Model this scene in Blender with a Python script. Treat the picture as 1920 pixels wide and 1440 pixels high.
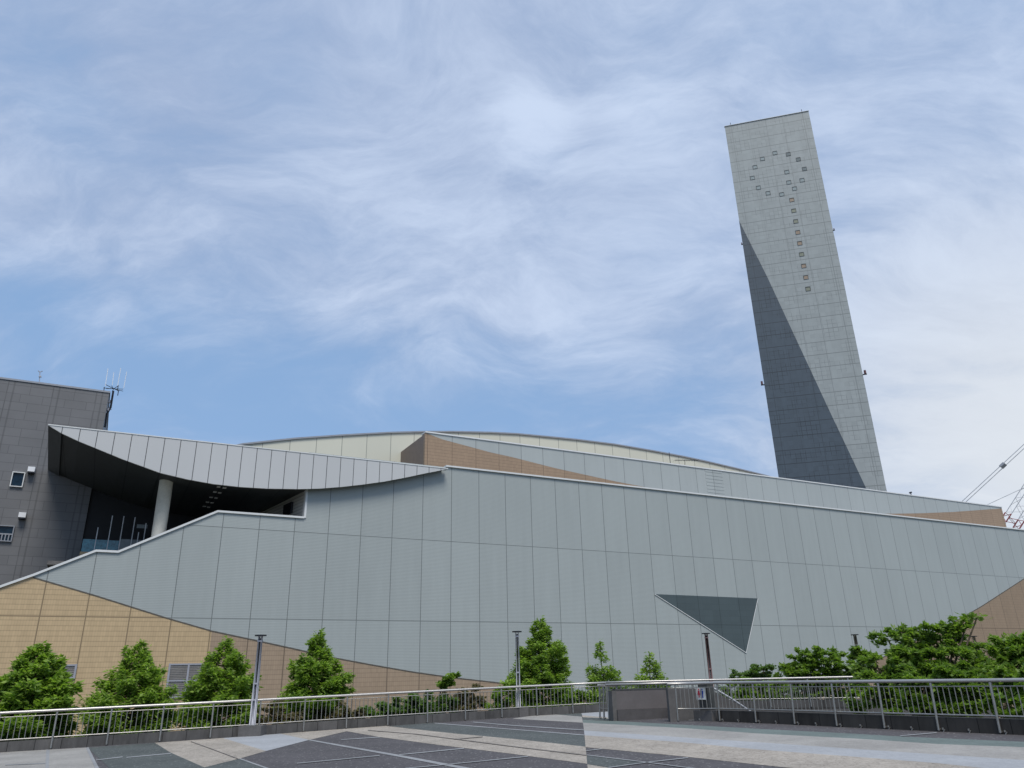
import bpy, math, random
import numpy as np
from mathutils import Vector
for o in list(bpy.data.objects): bpy.data.objects.remove(o)
S = bpy.context.scene; COL = S.collection
rnd = random.Random(7); R = math.radians
# ------------------------------------------------------------------ camera
FPX = 1411.0
_z = np.array([-85., 3620., -FPX]); CUP = _z/np.linalg.norm(_z)      # world up seen from the camera
_f = np.array([0, 0, -1.]); CF = _f-CUP*_f.dot(CUP); CF /= np.linalg.norm(CF)
CR = np.cross(CF, CUP); MR = np.array([CR, CF, CUP]); EYE = np.array([0, 0, 1.65])
cam = bpy.data.cameras.new('camera'); camo = bpy.data.objects.new('camera', cam); COL.objects.link(camo)
from mathutils import Matrix
camo.matrix_world = Matrix([list(MR[i])+[EYE[i]] for i in range(3)]+[[0, 0, 0, 1]])
cam.sensor_width = 36; cam.lens = FPX/1920*36; cam.clip_end = 9000; cam.clip_start = 0.1
S.camera = camo
SUN_EL, SUN_AZ = R(58), R(163)           # sun veiled by thin cloud, high behind the camera
# ------------------------------------------------------------------ node helper
class NT:
    def __init__(s, tree): s.t = tree; s.t.nodes.clear()
    def n(s, kind, props=None, **ins):
        nd = s.t.nodes.new(kind)
        for k, v in (props or {}).items(): setattr(nd, k, v)
        for k, v in ins.items():
            key = int(k[1:]) if k[0] == 'i' and k[1:].isdigit() else k.replace('_', ' ')
            s.set(nd.inputs[key], v)
        return nd
    def set(s, sock, v):
        if isinstance(v, bpy.types.Node): v = v.outputs[0]
        if isinstance(v, bpy.types.NodeSocket): s.t.links.new(v, sock)
        else:
            if isinstance(v, (tuple, list)) and len(v) == 3 and sock.type == 'RGBA': v = (*v, 1)
            sock.default_value = v
    def m(s, op, a, b=0.0, c=0.0, clamp=False):
        return s.n('ShaderNodeMath', dict(operation=op, use_clamp=clamp), i0=a, i1=b, i2=c).outputs[0]
    def vm(s, op, a, b=(0, 0, 0)):
        nd = s.n('ShaderNodeVectorMath', dict(operation=op), i0=a, i1=b)
        return nd.outputs['Value'] if op in ('DOT_PRODUCT', 'LENGTH', 'DISTANCE') else nd.outputs[0]
    def mix(s, f, a, b, blend='MIX'):
        nd = s.t.nodes.new('ShaderNodeMix'); nd.data_type = 'RGBA'; nd.blend_type = blend; nd.clamp_factor = True
        s.set(nd.inputs[0], f); s.set(nd.inputs[6], a); s.set(nd.inputs[7], b); return nd.outputs[2]
    def ramp(s, v, lo, hi, a=0.0, b=1.0):
        nd = s.n('ShaderNodeMapRange', dict(interpolation_type='SMOOTHSTEP'), i0=v, i1=lo, i2=hi, i3=a, i4=b); return nd.outputs[0]
    def noise(s, vec, scale, detail=3, rough=0.5, dist=0.0):
        return s.n('ShaderNodeTexNoise', None, Vector=vec, Scale=scale, Detail=detail, Roughness=rough, Distortion=dist).outputs[0]
    def sep(s, v): return s.n('ShaderNodeSeparateXYZ', None, i0=v).outputs
    def comb(s, x, y, z): return s.n('ShaderNodeCombineXYZ', None, i0=x, i1=y, i2=z).outputs[0]
def ray(px, py):
    return MR @ np.array([px-960., 720.-py, -FPX])
# ------------------------------------------------------------------ world
W = bpy.data.worlds.new('World'); S.world = W; W.use_nodes = True
w = NT(W.node_tree)
sky = w.n('ShaderNodeTexSky', dict(sky_type='NISHITA', sun_disc=False, sun_elevation=SUN_EL, sun_rotation=SUN_AZ,
          air_density=1.0, dust_density=0.6, ozone_density=2.0))
gen = w.n('ShaderNodeTexCoord').outputs['Generated']
gx, gy, gz = w.sep(gen)[:3]
den = w.m('ADD', w.m('MAXIMUM', gz, 0.0), 0.40)
cp = w.comb(w.m('DIVIDE', gx, den), w.m('DIVIDE', gy, den), 0.0)         # a flat cloud layer seen in perspective
def spot(px, py, rad, amp):                                            # thicker / thinner areas of the cloud sheet
    d = ray(px, py); d = d/np.linalg.norm(d)
    return w.m('MULTIPLY', w.ramp(w.vm('DISTANCE', gen, tuple(d)), 0.0, rad, 1.0, 0.0), amp)
def warped(v, scale, amt, detail=3, off=(0, 0, 0)):
    c = w.n('ShaderNodeTexNoise', None, Vector=w.vm('ADD', v, off), Scale=scale, Detail=detail).outputs['Color']
    return w.vm('ADD', v, w.n('ShaderNodeVectorMath', dict(operation='SCALE'), i0=w.vm('SUBTRACT', c, (.5, .5, .5)), Scale=amt).outputs[0])
def stretch(v, rot, sx, sy, off=(0, 0, 0)): return w.n('ShaderNodeMapping', None, Vector=v, Location=off, Rotation=(0, 0, R(rot)), Scale=(sx, sy, 1)).outputs[0]
cw = warped(warped(cp, 1.6, .40, 2), 5.0, .12, 4, (4, 2, 0))
n1 = w.noise(stretch(cw, 25, 1.0, 2.0), 1.9, 8, .55)                   # large sheets
n2 = w.noise(stretch(cw, 25, 1.0, 2.0, (3.7, 1.2, 0)), 5.0, 12, .66)   # wisps
n3 = w.noise(stretch(cw, -45, 1.0, 2.4, (1.1, 7, 0)), 3.4, 10, .60)
bias = 0.10
for sp in [(850, 80, .70, .62), (100, 330, .34, .26), (1900, 420, .55, .50), (1900, 760, .38, .4), (1250, 560, .25, .10), (620, 590, .16, .16), (180, 520, .14, .14), (380, 560, .16, .14),
           (90, 200, .12, -.38), (40, 560, .10, -.34), (180, 650, .16, -.55), (420, 720, .18, -.62), (640, 750, .16, -.62), (900, 780, .18, -.60), (1150, 800, .18, -.35),
           (1080, 640, .10, -.16), (1240, 500, .13, -.16), (520, 170, .12, -.18), (760, 60, .10, -.12), (1330, 740, .12, -.2)]: bias = w.m('ADD', bias, spot(*sp))
base = w.m('ADD', w.m('MULTIPLY', w.m('SUBTRACT', n1, 0.5), 1.7), w.m('ADD', w.m('MULTIPLY', w.m('SUBTRACT', n2, 0.5), 1.0), w.m('MULTIPLY', w.m('SUBTRACT', n3, .5), .7)))
cov = w.m('MULTIPLY', w.ramp(w.m('ADD', base, bias), -0.55, 0.85), .95)
bb = 0.0
for sp in [(1000, 240, .085, .50), (1210, 205, .10, .35), (700, 230, .22, .12), (1250, 420, .5, .10), (1850, 450, .4, .25), (80, 130, .30, -.25), (560, 60, .3, -.15), (200, 470, .25, .15), (660, 590, .2, .15)]: bb = w.m('ADD', bb, spot(*sp))
bright = w.ramp(w.m('ADD', w.m('ADD', w.m('MULTIPLY', w.m('SUBTRACT', n2, .5), 1.5), w.m('MULTIPLY', w.m('SUBTRACT', n1, .5), .9)), w.m('ADD', w.m('MULTIPLY', w.m('SUBTRACT', n3, .5), .8), bb)), -0.55, 0.80)
ccol = w.mix(bright, (.320, .405, .585), (.570, .668, .845))
# milky white towards the lower right
low = spot(1960, 860, .42, 1.0)
ccol = w.mix(w.m('MULTIPLY', low, .85), ccol, (.74, .77, .80)); cov = w.m('MAXIMUM', cov, w.m('MULTIPLY', low, .97))
skyc = w.mix(0.78, sky.outputs[0], (2.65, 4.30, 7.0))          # the clear part is already veiled
b1 = w.n('ShaderNodeBackground', None, Color=skyc, Strength=0.10)
b2 = w.n('ShaderNodeBackground', None, Color=ccol, Strength=1.0)
ms = w.n('ShaderNodeMixShader', None, i0=cov, i1=b1, i2=b2)
w.n('ShaderNodeOutputWorld', None, Surface=ms)
# ------------------------------------------------------------------ sun
sl = bpy.data.lights.new('sun', 'SUN'); sl.energy = 2.7; sl.angle = R(26); sl.color = (1, .95, .88)
so = bpy.data.objects.new('sun', sl); COL.objects.link(so)
sdir = Vector((math.sin(SUN_AZ)*math.cos(SUN_EL), math.cos(SUN_AZ)*math.cos(SUN_EL), math.sin(SUN_EL)))
so.rotation_euler = sdir.to_track_quat('Z', 'Y').to_euler(); so.location = sdir*300
S.view_settings.view_transform = 'Standard'; S.view_settings.look = 'None'; S.view_settings.gamma = 1
S.view_settings.exposure = 0.12; S.view_settings.use_curve_mapping = False
# ------------------------------------------------------------------ materials
MATS = {}
def newmat(name):
    m = bpy.data.materials.new(name); m.use_nodes = True; t = NT(m.node_tree); MATS[name] = m; return m, t
def finish(t, col, rough=.6, metal=0., spec=.5, bump=None, bdist=.02, bstr=.5):
    kw = dict(Base_Color=col, Roughness=rough, Metallic=metal)
    b = t.n('ShaderNodeBsdfPrincipled', None, **kw); b.inputs['Specular IOR Level'].default_value = spec
    if bump is not None:
        t.set(b.inputs['Normal'], t.n('ShaderNodeBump', None, Strength=bstr, Distance=bdist, Height=bump).outputs[0])
    t.n('ShaderNodeOutputMaterial', None, Surface=b); return b
def simple(name, col, rough=.6, metal=0., var=.15, scale=3., spec=.5, bstr=.2):
    m, t = newmat(name); oc = t.n('ShaderNodeTexCoord').outputs['Object']
    n = t.noise(oc, scale, 6, .6); n2 = t.noise(oc, scale*9, 4, .6)
    f = t.m('ADD', t.m('MULTIPLY', n, .7), t.m('MULTIPLY', n2, .3))
    c = t.mix(t.ramp(f, .3, .7), tuple(x*(1-var) for x in col), tuple(min(1, x*(1+var)) for x in col))
    finish(t, c, rough, metal, spec, n2, .01, bstr); return m
def line_mask(t, x, x0, wdt, half):
    """1 on thin joints repeating every wdt"""
    fr = t.m('FRACT', t.m('ADD', t.m('DIVIDE', t.m('SUBTRACT', x, x0), wdt), 0.5))
    return t.m('LESS_THAN', t.m('ABSOLUTE', t.m('SUBTRACT', fr, .5)), half/wdt)
def cell(t, x, x0, wdt): return t.m('FLOOR', t.m('DIVIDE', t.m('SUBTRACT', x, x0), wdt))
def panel(name, col, x0, wx, z0=None, wz=5.24, half=.024, rough=.45, rib=.09, jcol=None, pvar=.055, spec=.5, ribdark=.05, tiles=None, streak=.075, metal=0.0):
    m, t = newmat(name); oc = t.n('ShaderNodeTexCoord').outputs['Object']; x, y, z = t.sep(oc)[:3]
    jm = line_mask(t, x, x0, wx, half)
    cx = cell(t, x, x0, wx); cz = 0.0
    if z0 is not None:
        jm = t.m('MAXIMUM', jm, line_mask(t, z, z0, wz, half*.9)); cz = cell(t, z, z0, wz)
    wn = t.n('ShaderNodeTexWhiteNoise', dict(noise_dimensions='3D'), Vector=t.comb(cx, cz, 1.7)).outputs[0]
    st = t.noise(t.n('ShaderNodeMapping', None, Vector=oc, Scale=(1.2, 1, .12)).outputs[0], 1.6, 5, .6)
    big = t.noise(oc, .12, 3, .5)
    k = t.m('ADD', 1-pvar/2, t.m('MULTIPLY', wn, pvar))
    k = t.m('ADD', k, t.m('MULTIPLY', t.m('SUBTRACT', st, .5), streak*2))
    k = t.m('ADD', k, t.m('MULTIPLY', t.m('SUBTRACT', big, .5), .10))
    bump = None
    if rib:
        s_ = t.m('SINE', t.m('MULTIPLY', z, 2*math.pi/rib)); bump = s_
        k = t.m('MULTIPLY', k, t.m('SUBTRACT', 1.0, t.m('MULTIPLY', t.m('LESS_THAN', s_, -.5), ribdark)))
    c = t.vm('SCALE', col) if False else t.n('ShaderNodeVectorMath', dict(operation='SCALE'), i0=col, Scale=k).outputs[0]
    if tiles:
        rows = line_mask(t, z, 0, tiles[1], tiles[2]); cols_ = line_mask(t, x, 0, tiles[0], .013)
        wn2 = t.n('ShaderNodeTexWhiteNoise', dict(noise_dimensions='3D'), Vector=t.comb(cell(t, x, 0, tiles[0]), cell(t, z, 0, tiles[1]), .5)).outputs[0]
        kk = t.m('ADD', .95, t.m('MULTIPLY', wn2, .1)); kk = t.m('SUBTRACT', kk, t.m('MULTIPLY', rows, .24)); kk = t.m('SUBTRACT', kk, t.m('MULTIPLY', cols_, .10))
        c = t.n('ShaderNodeVectorMath', dict(operation='SCALE'), i0=c, Scale=kk).outputs[0]
    c = t.mix(jm, c, jcol or tuple(v*.45 for v in col))
    finish(t, c, rough, metal, spec, bump, .008, .2)
    return m
PW = 2.127; U0 = -2.83
LIGHT = panel('ribbed_pale_panel', (.356, .386, .374), U0, PW, -.06, rough=.42)
UPPER = panel('smooth_pale_panel', (.368, .394, .380), U0+.6, PW, None, rib=0, rough=.4)
TAN = panel('tan_tile', (.52, .385, .225), U0, PW, -.06, tiles=(.13, .262, .020), rib=0, rough=.5, spec=.35, half=.03)
TANB = panel('brown_tile', (.350, .262, .182), U0, PW, -.06, tiles=(.13, .262, .018), rib=0, rough=.5, spec=.35, half=.03)
TANR = panel('tan_ribbed_panel', (.300, .222, .152), U0, PW, -.06, rib=.0, rough=.6, spec=.3, tiles=(.13, .262, .010))  # tan made browner: duller gloss at the oblique view is put into the colour
CREAM = panel('cream_panel', (.60, .59, .485), .9, 2.12, None, rib=0, rough=.45, half=.03, jcol=(.30, .30, .25), streak=.02)
FASC = panel('canopy_panel', (.52, .525, .52), 0.05, .883, None, rib=0, rough=.4, half=.022, jcol=(.10, .10, .10), pvar=.03, streak=.02)
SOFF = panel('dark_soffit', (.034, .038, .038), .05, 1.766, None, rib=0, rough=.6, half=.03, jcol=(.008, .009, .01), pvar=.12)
TRI = panel('dark_slate_panel', (.066, .088, .092), U0, PW, -.06, rib=0, rough=.5, tiles=(.9, .45, .008), half=.02, pvar=.12)
COPE = simple('pale_coping', (.66, .67, .66), .5, 0, var=.05)
GREYTRIM = simple('grey_trim', (.30, .31, .33), .4, .2, var=.08)
CONC = simple('weathered_concrete', (.105, .10, .096), .85, var=.22, scale=1.6)
CONCP = simple('pale_column_concrete', (.56, .55, .49), .7, var=.15, scale=1.0)
STONE = simple('dark_stained_stone', (.05, .052, .05), .7, var=.4, scale=4)
STEEL = simple('brushed_steel', (.50, .475, .44), .44, .8, var=.05, scale=6, bstr=0)
STEELM = simple('dull_steel', (.36, .345, .315), .42, .85, var=.12, scale=8, bstr=0)
ALU = simple('painted_aluminium', (.36, .365, .40), .5, .2, var=.1, scale=5)
BLACK = simple('black_metal', (.02, .022, .028), .45, .4)
RED = simple('red_paint', (.42, .03, .03), .5, 0)
WHITE = simple('white_paint', (.75, .76, .77), .45, 0, var=.05)
DGLASS = simple('dark_glass', (.008, .022, .038), .12, 0, var=.5, spec=.3, bstr=0)
TEAL = simple('teal_glass', (.05, .22, .28), .2, 0, var=.45, scale=5, spec=.8, bstr=0)
PANEG = simple('grey_pane', (.20, .225, .22), .2, 0)
PANEL_ = simple('pale_pane', (.30, .345, .34), .25, 0)
PANET = simple('tan_pane', (.30, .225, .16), .4, 0)
PANEO = simple('olive_pane', (.215, .23, .17), .4, 0)
WFRAME = simple('frame_and_recess_shade', (.055, .065, .07), .5, 0)
LOUV = simple('louvre_grey', (.30, .275, .25), .5, .2)
BARK = simple('bark', (.10, .075, .05), .9, 0, var=.3, scale=9)
SIGNW = simple('sign_white', (.78, .78, .74), .5, 0, var=.03); SIGNR = simple('sign_red', (.60, .02, .04), .5, 0, var=.05)
SIGNB = simple('sign_blue', (.02, .06, .35), .5, 0, var=.05); SIGNK = simple('sign_black', (.03, .03, .04), .5, 0, var=.05)
CRGREY = simple('crane_grey', (.62, .62, .63), .5, .2)
CRRED = simple('crane_red', (.36, .09, .09), .5, 0)
def block_mat(name, col, wd):       # stone kerb blocks: joints along the kerb, stains
    m, t = newmat(name); oc = t.n('ShaderNodeTexCoord').outputs['Object']; x, y, z = t.sep(oc)[:3]
    uv = t.n('ShaderNodeUVMap').outputs[0]; u = t.sep(uv)[0]
    jm = line_mask(t, u, .15, wd, .010); c0 = cell(t, u, .15, wd)
    wn = t.n('ShaderNodeTexWhiteNoise', dict(noise_dimensions='1D'), W=c0).outputs[0]
    st = t.noise(t.n('ShaderNodeMapping', None, Vector=oc, Scale=(1, 1, .35)).outputs[0], 3.5, 6, .65)
    k = t.m('ADD', t.m('ADD', .72, t.m('MULTIPLY', wn, .35)), t.m('MULTIPLY', t.m('SUBTRACT', st, .5), 1.3))
    c = t.n('ShaderNodeVectorMath', dict(operation='SCALE'), i0=col, Scale=t.m('MAXIMUM', k, .3)).outputs[0]
    c = t.mix(jm, c, tuple(v*.25 for v in col)); finish(t, c, .85, 0, .3, st, .01, .4); return m
KERB = block_mat('kerb_stone', (.098, .095, .092), .68); KERBD = block_mat('stained_kerb_stone', (.050, .046, .041), .68)
def paving(name, c1, c2, speck, sc=9., dens=.10, rough=.75, var=.25):
    m, t = newmat(name); oc = t.n('ShaderNodeTexCoord').outputs['Object']
    big = t.noise(oc, .7, 5, .6); fine = t.m('ADD', t.m('MULTIPLY', t.noise(oc, 30, 3, .7), .5), t.m('MULTIPLY', t.noise(oc, 8, 4, .75), .5))
    v = t.n('ShaderNodeTexVoronoi', None, Vector=oc, Scale=sc)
    sp = t.m('LESS_THAN', v.outputs['Distance'], t.m('MULTIPLY', t.noise(oc, 3, 2, .5), dens*2))
    c = t.mix(t.ramp(fine, .40, .60), c1, c2)
    k = t.m('ADD', 1-var/2, t.m('MULTIPLY', t.ramp(big, .3, .7), var))
    c = t.n('ShaderNodeVectorMath', dict(operation='SCALE'), i0=c, Scale=k).outputs[0]
    c = t.mix(t.m('MULTIPLY', sp, .75), c, speck)
    finish(t, c, rough, 0, .35, fine, .004, .4); return m
P_DARK = paving('dark_granite_paving', (.062, .057, .060), (.095, .088, .090), (.30, .29, .28), 9, .17)
P_GREEN = paving('greenish_dark_paving', (.062, .070, .067), (.095, .105, .100), (.30, .30, .29), 9, .16)
P_TAN = paving('tan_aggregate_paving', (.262, .230, .192), (.405, .362, .308), (.11, .095, .085), 9, .17)
P_TANL = paving('pale_tan_paving', (.265, .252, .232), (.335, .32, .295), (.17, .155, .14), 10, .08)
P_PALE = paving('pale_blue_grey_paving', (.300, .308, .318), (.362, .372, .384), (.25, .255, .26), 9, .05, var=.12)
P_TEAL = paving('grey_green_paving', (.115, .145, .135), (.15, .185, .172), (.24, .24, .22), 9, .05)
P_LINE = paving('pale_joint_strip', (.23, .235, .24), (.30, .305, .31), (.3, .3, .3), 9, .02)
P_LINED = paving('dark_joint_strip', (.15, .13, .12), (.2, .18, .16), (.1, .1, .1), 9, .02)
def dark_tiles():
    m, t = newmat('charcoal_tile'); oc = t.n('ShaderNodeTexCoord').outputs['Object']; x, y, z = t.sep(oc)[:3]
    def brick(w_, h_, off, fr=2):
        b = t.n('ShaderNodeTexBrick', dict(offset=off, offset_frequency=fr), Vector=t.comb(x, z, 0.0), Color1=(.95, .95, .95), Color2=(1.05, 1.05, 1.05), Mortar=(.68, .68, .68), Scale=1.0)
        b.inputs['Brick Width'].default_value = w_; b.inputs['Row Height'].default_value = h_; b.inputs['Mortar Size'].default_value = .022
        b.inputs['Mortar Smooth'].default_value = .5; return b.outputs[0]
    c = t.mix(1.0, (.153, .153, .156), brick(1.32, .60, .37, 3), 'MULTIPLY')
    jm = t.m('MULTIPLY', line_mask(t, x, -1.8-.45, 2.66, .05), .5)
    jm = t.m('MAXIMUM', jm, t.m('MULTIPLY', line_mask(t, x, -1.8-.8, 2.66, .03), .45))
    c = t.mix(jm, c, (.07, .07, .07))
    st = t.noise(oc, .5, 5, .6)
    c = t.n('ShaderNodeVectorMath', dict(operation='SCALE'), i0=c, Scale=t.m('ADD', .8, t.m('MULTIPLY', st, .4))).outputs[0]
    finish(t, c, .5, 0, .4); return m
CHAR = dark_tiles()
def tower_tiles(name, col, fine):
    m, t = newmat(name); oc = t.n('ShaderNodeTexCoord').outputs['Object']; x, y, z = t.sep(oc)[:3]
    j = t.m('MULTIPLY', line_mask(t, z, .86, 2.09, .055), .75)
    for u_, h_, s_ in ((11.75, .045, .5), (14.6, .04, .25), (17.55, .05, .45), (20.35, .05, .5), (23.7, .05, .6)):
        j = t.m('MAXIMUM', j, t.m('MULTIPLY', t.m('LESS_THAN', t.m('ABSOLUTE', t.m('SUBTRACT', x, u_)), h_), s_))
    nx = t.noise(t.n('ShaderNodeMapping', None, Vector=oc, Scale=(.35, 1, .5)).outputs[0], 1, 2, .5)
    jm2 = t.m('MULTIPLY', line_mask(t, x, 10.66, .705, .028), t.m('MULTIPLY', t.ramp(nx, .45, .6), fine))
    jm3 = t.m('MULTIPLY', line_mask(t, z, .86, .6967, .028), t.m('MULTIPLY', t.ramp(nx, .42, .62), fine))
    j = t.m('MAXIMUM', j, t.m('MAXIMUM', jm2, jm3))
    wn = t.n('ShaderNodeTexWhiteNoise', dict(noise_dimensions='3D'), Vector=t.comb(cell(t, x, 10.66, .705), cell(t, z, .86, .6967), 3.3)).outputs[0]
    st = t.noise(t.n('ShaderNodeMapping', None, Vector=oc, Scale=(1, 1, .08)).outputs[0], 1.3, 4, .6)
    k = t.m('ADD', .90, t.m('ADD', t.m('MULTIPLY', wn, .10), t.m('MULTIPLY', t.m('SUBTRACT', st, .5), .22)))
    c = t.n('ShaderNodeVectorMath', dict(operation='SCALE'), i0=col, Scale=k).outputs[0]
    c = t.mix(j, c, tuple(v*(.33 if col[0] < .1 else .45) for v in col)); finish(t, c, .5, 0, .4); return m
TWL = tower_tiles('pale_tower_tile', (.325, .356, .354), .7)
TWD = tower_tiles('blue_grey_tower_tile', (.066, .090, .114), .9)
def leafmat(name, cols, trans=.42):
    m, t = newmat(name)
    g = t.n('ShaderNodeNewGeometry'); r_ = g.outputs['Random Per Island']
    oc = t.n('ShaderNodeTexCoord').outputs['Object']; n = t.noise(oc, 1.5, 3, .5)
    f = t.m('ADD', t.m('MULTIPLY', r_, .6), t.m('MULTIPLY', t.m('SUBTRACT', n, .3), .9), clamp=True)
    c = t.mix(f, cols[0], cols[1])
    b = t.n('ShaderNodeBsdfPrincipled', None, Base_Color=c, Roughness=.45); b.inputs['Specular IOR Level'].default_value = .35
    tr = t.n('ShaderNodeBsdfTranslucent', None, Color=t.mix(1.0, c, (1.5, 1.7, .7), 'MULTIPLY'))
    t.n('ShaderNodeOutputMaterial', None, Surface=t.n('ShaderNodeMixShader', None, i0=trans, i1=b, i2=tr)); return m
LEAF_A = leafmat('fresh_green_leaves', ((.075, .145, .024), (.37, .50, .095)))
LEAF_B = leafmat('dark_green_leaves', ((.050, .112, .022), (.29, .40, .080)))
LEAF_C = leafmat('olive_shrub_leaves', ((.055, .11, .035), (.20, .29, .09)))
LEAF_P = leafmat('pinkish_shrub_leaves', ((.06, .09, .04), (.30, .21, .15)))
# ------------------------------------------------------------------ object helpers
def tag(o, label=None, cat=None, group=None, kind=None):
    if label: o['label'] = label
    if cat: o['category'] = cat
    if group: o['group'] = group
    if kind: o['kind'] = kind
    return o
def mesh(name, V, F, mat, parent=None, loc=None, smooth=False, uv=None):
    me = bpy.data.meshes.new(name); me.from_pydata([tuple(map(float, v)) for v in V], [], F)
    me.materials.append(mat)
    if smooth: me.polygons.foreach_set('use_smooth', [True]*len(me.polygons))
    if uv is not None:
        l = me.uv_layers.new(name='UVMap')
        for i, lp in enumerate(me.loops): l.data[i].uv = uv[lp.vertex_index]
    me.update(); o = bpy.data.objects.new(name, me); COL.objects.link(o)
    if parent is not None: o.parent = parent
    if loc is not None: o.location = loc
    return o
def fastmesh(name, V, quads, mat, parent=None):
    me = bpy.data.meshes.new(name); n = len(V); q = len(quads)
    me.vertices.add(n); me.vertices.foreach_set('co', V.astype(np.float32).ravel())
    me.loops.add(q*4); me.loops.foreach_set('vertex_index', quads.astype(np.int32).ravel())
    me.polygons.add(q); me.polygons.foreach_set('loop_start', np.arange(0, q*4, 4, dtype=np.int32))
    me.materials.append(mat); me.update(); me.validate()
    o = bpy.data.objects.new(name, me); COL.objects.link(o)
    if parent is not None: o.parent = parent
    return o
def empty(name, loc, rz=0.):
    o = bpy.data.objects.new(name, None); COL.objects.link(o); o.location = loc; o.rotation_euler = (0, 0, rz); o.empty_display_size = .5; return o
class MB:
    def __init__(s): s.V = []; s.F = []
    def add(s, V, F):
        b = len(s.V); s.V += [tuple(v) for v in V]; s.F += [tuple(i+b for i in f) for f in F]; return s
    def box(s, x0, x1, y0, y1, z0, z1):
        return s.add([(x0,y0,z0),(x1,y0,z0),(x1,y1,z0),(x0,y1,z0),(x0,y0,z1),(x1,y0,z1),(x1,y1,z1),(x0,y1,z1)],
                     [(0,3,2,1),(4,5,6,7),(0,1,5,4),(1,2,6,5),(2,3,7,6),(3,0,4,7)])
    def tube(s, pts, r, n=8, cap=True, r2=None):
        pts = [Vector(p) for p in pts]; rings = []
        for i, p in enumerate(pts):
            a = pts[max(0, i-1)]; b = pts[min(len(pts)-1, i+1)]; d = (b-a).normalized()
            h = Vector((0, 0, 1)) if abs(d.z) < .95 else Vector((1, 0, 0))
            x = d.cross(h).normalized(); y = d.cross(x).normalized()
            rr = r if r2 is None else r+(r2-r)*i/(len(pts)-1)
            rings.append([p+x*math.cos(2*math.pi*k/n)*rr+y*math.sin(2*math.pi*k/n)*rr for k in range(n)])
        V = [v for rg in rings for v in rg]; F = []
        for i in range(len(rings)-1):
            for k in range(n): F.append((i*n+k, i*n+(k+1) % n, (i+1)*n+(k+1) % n, (i+1)*n+k))
        if cap: F.append(tuple(range(n))); F.append(tuple((len(rings)-1)*n+k for k in reversed(range(n))))
        return s.add(V, F)
    def prism(s, poly, d0, d1, shift=0.0):   # polygon in (u,z), extruded along depth
        n = len(poly); V = [(p[0], d0, p[1]) for p in poly]+[(p[0]+shift, d1, p[1]) for p in poly]
        F = [tuple(range(n)), tuple(reversed(range(n, 2*n)))]+[(i, i+n, (i+1) % n+n, (i+1) % n) for i in range(n)]
        return s.add(V, F)
    def band(s, pts, lo, hi, d0, d1):        # strip following a line in (u,z)
        n = len(pts); P = [np.array(p, float) for p in pts]; off = []
        for i in range(n):
            ns = []
            if i > 0: t = P[i]-P[i-1]; t /= np.linalg.norm(t); ns.append(np.array([-t[1], t[0]]))
            if i < n-1: t = P[i+1]-P[i]; t /= np.linalg.norm(t); ns.append(np.array([-t[1], t[0]]))
            m = sum(ns); m /= np.linalg.norm(m); off.append(m/max(.35, m.dot(ns[0])))
        a = [P[i]+off[i]*hi for i in range(n)]; b = [P[i]+off[i]*lo for i in range(n)]
        for i in range(n-1):
            q = [b[i], b[i+1], a[i+1], a[i]]
            V = [(p[0], d0, p[1]) for p in q]+[(p[0], d1, p[1]) for p in q]
            F = [(0,1,2,3),(7,6,5,4),(0,4,5,1),(2,6,7,3)]
            if i == 0: F.append((0,3,7,4))
            if i == n-2: F.append((1,5,6,2))
            s.add(V, F)
        return s
    def build(s, name, mat, parent=None, loc=None, smooth=False): return mesh(name, s.V, s.F, mat, parent, loc, smooth)
GA, GB, GC = -.043, .0155, .0099           # the plaza falls gently to the left
def gz_(x, y): return GA+GB*x+GC*y
def G(px, py, dz=0.):
    r = ray(px, py); t = (GA+dz-EYE[2])/(r[2]-GB*r[0]-GC*r[1]); return EYE+r*t
def at(px, py, D):                          # point at horizontal distance D
    r = ray(px, py); return EYE+r*(D/math.hypot(r[0], r[1]))
LOW = -5.6
# ------------------------------------------------------------------ ground
gm, t = newmat('lower_ground'); oc = t.n('ShaderNodeTexCoord').outputs['Object']
finish(t, t.mix(t.ramp(t.noise(oc, .3, 6, .6), .4, .6), (.06, .075, .035), (.13, .12, .10)), .9)
tag(mesh('ground', [(-2500,-2500,LOW),(2500,-2500,LOW),(2500,2500,LOW),(-2500,2500,LOW)], [(0,1,2,3)], gm), kind='structure')
LRAIL = [(-30., 17.6), (-22., 20.6), (-15., 23.75), (-11.0, 25.45), (-8.6, 26.6), (-6.09, 28.0), (-2.6, 29.65), (.35, 31.0), (3.42, 32.0)]
RRAIL = [(4.63, 25.3), (5.9, 24.55), (7.0, 22.95), (8.26, 20.85), (9.0, 19.68), (9.75, 18.52), (10.5, 17.4), (12.6, 14.2), (16.0, 9.0), (22, -.2)]
def offs(pts, d):
    out = []
    for i, p in enumerate(pts):
        a = np.array(pts[max(0, i-1)]); b = np.array(pts[min(len(pts)-1, i+1)]); t_ = (b-a)/np.linalg.norm(b-a)
        out.append((p[0]-t_[1]*d, p[1]+t_[0]*d))
    return out
edge = offs(LRAIL, .38)+[(3.75, 32.2), (3.3, 26.75), (5.2, 27.3), (4.85, 25.6)]+offs(RRAIL, .38)[1:]+[(22, -25), (-30, -25)]
n = len(edge); V = [(x, y, gz_(x, y)) for x, y in edge]+[(x, y, LOW-.1) for x, y in edge]
deck = tag(mesh('plaza', V, [tuple(reversed(range(n)))]+[(i, (i+1) % n, (i+1) % n+n, i+n) for i in range(n)], P_DARK), kind='structure')
lay = [0.004]
def inlay(name, px, mat, step=True):
    z = lay[0]; pts = [G(a, b, z) for a, b in px]
    o = mesh(name, pts, [tuple(range(len(pts)))], mat, deck)
    if o.data.polygons[0].normal.z < 0: o.data.flip_normals()
    return o
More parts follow.
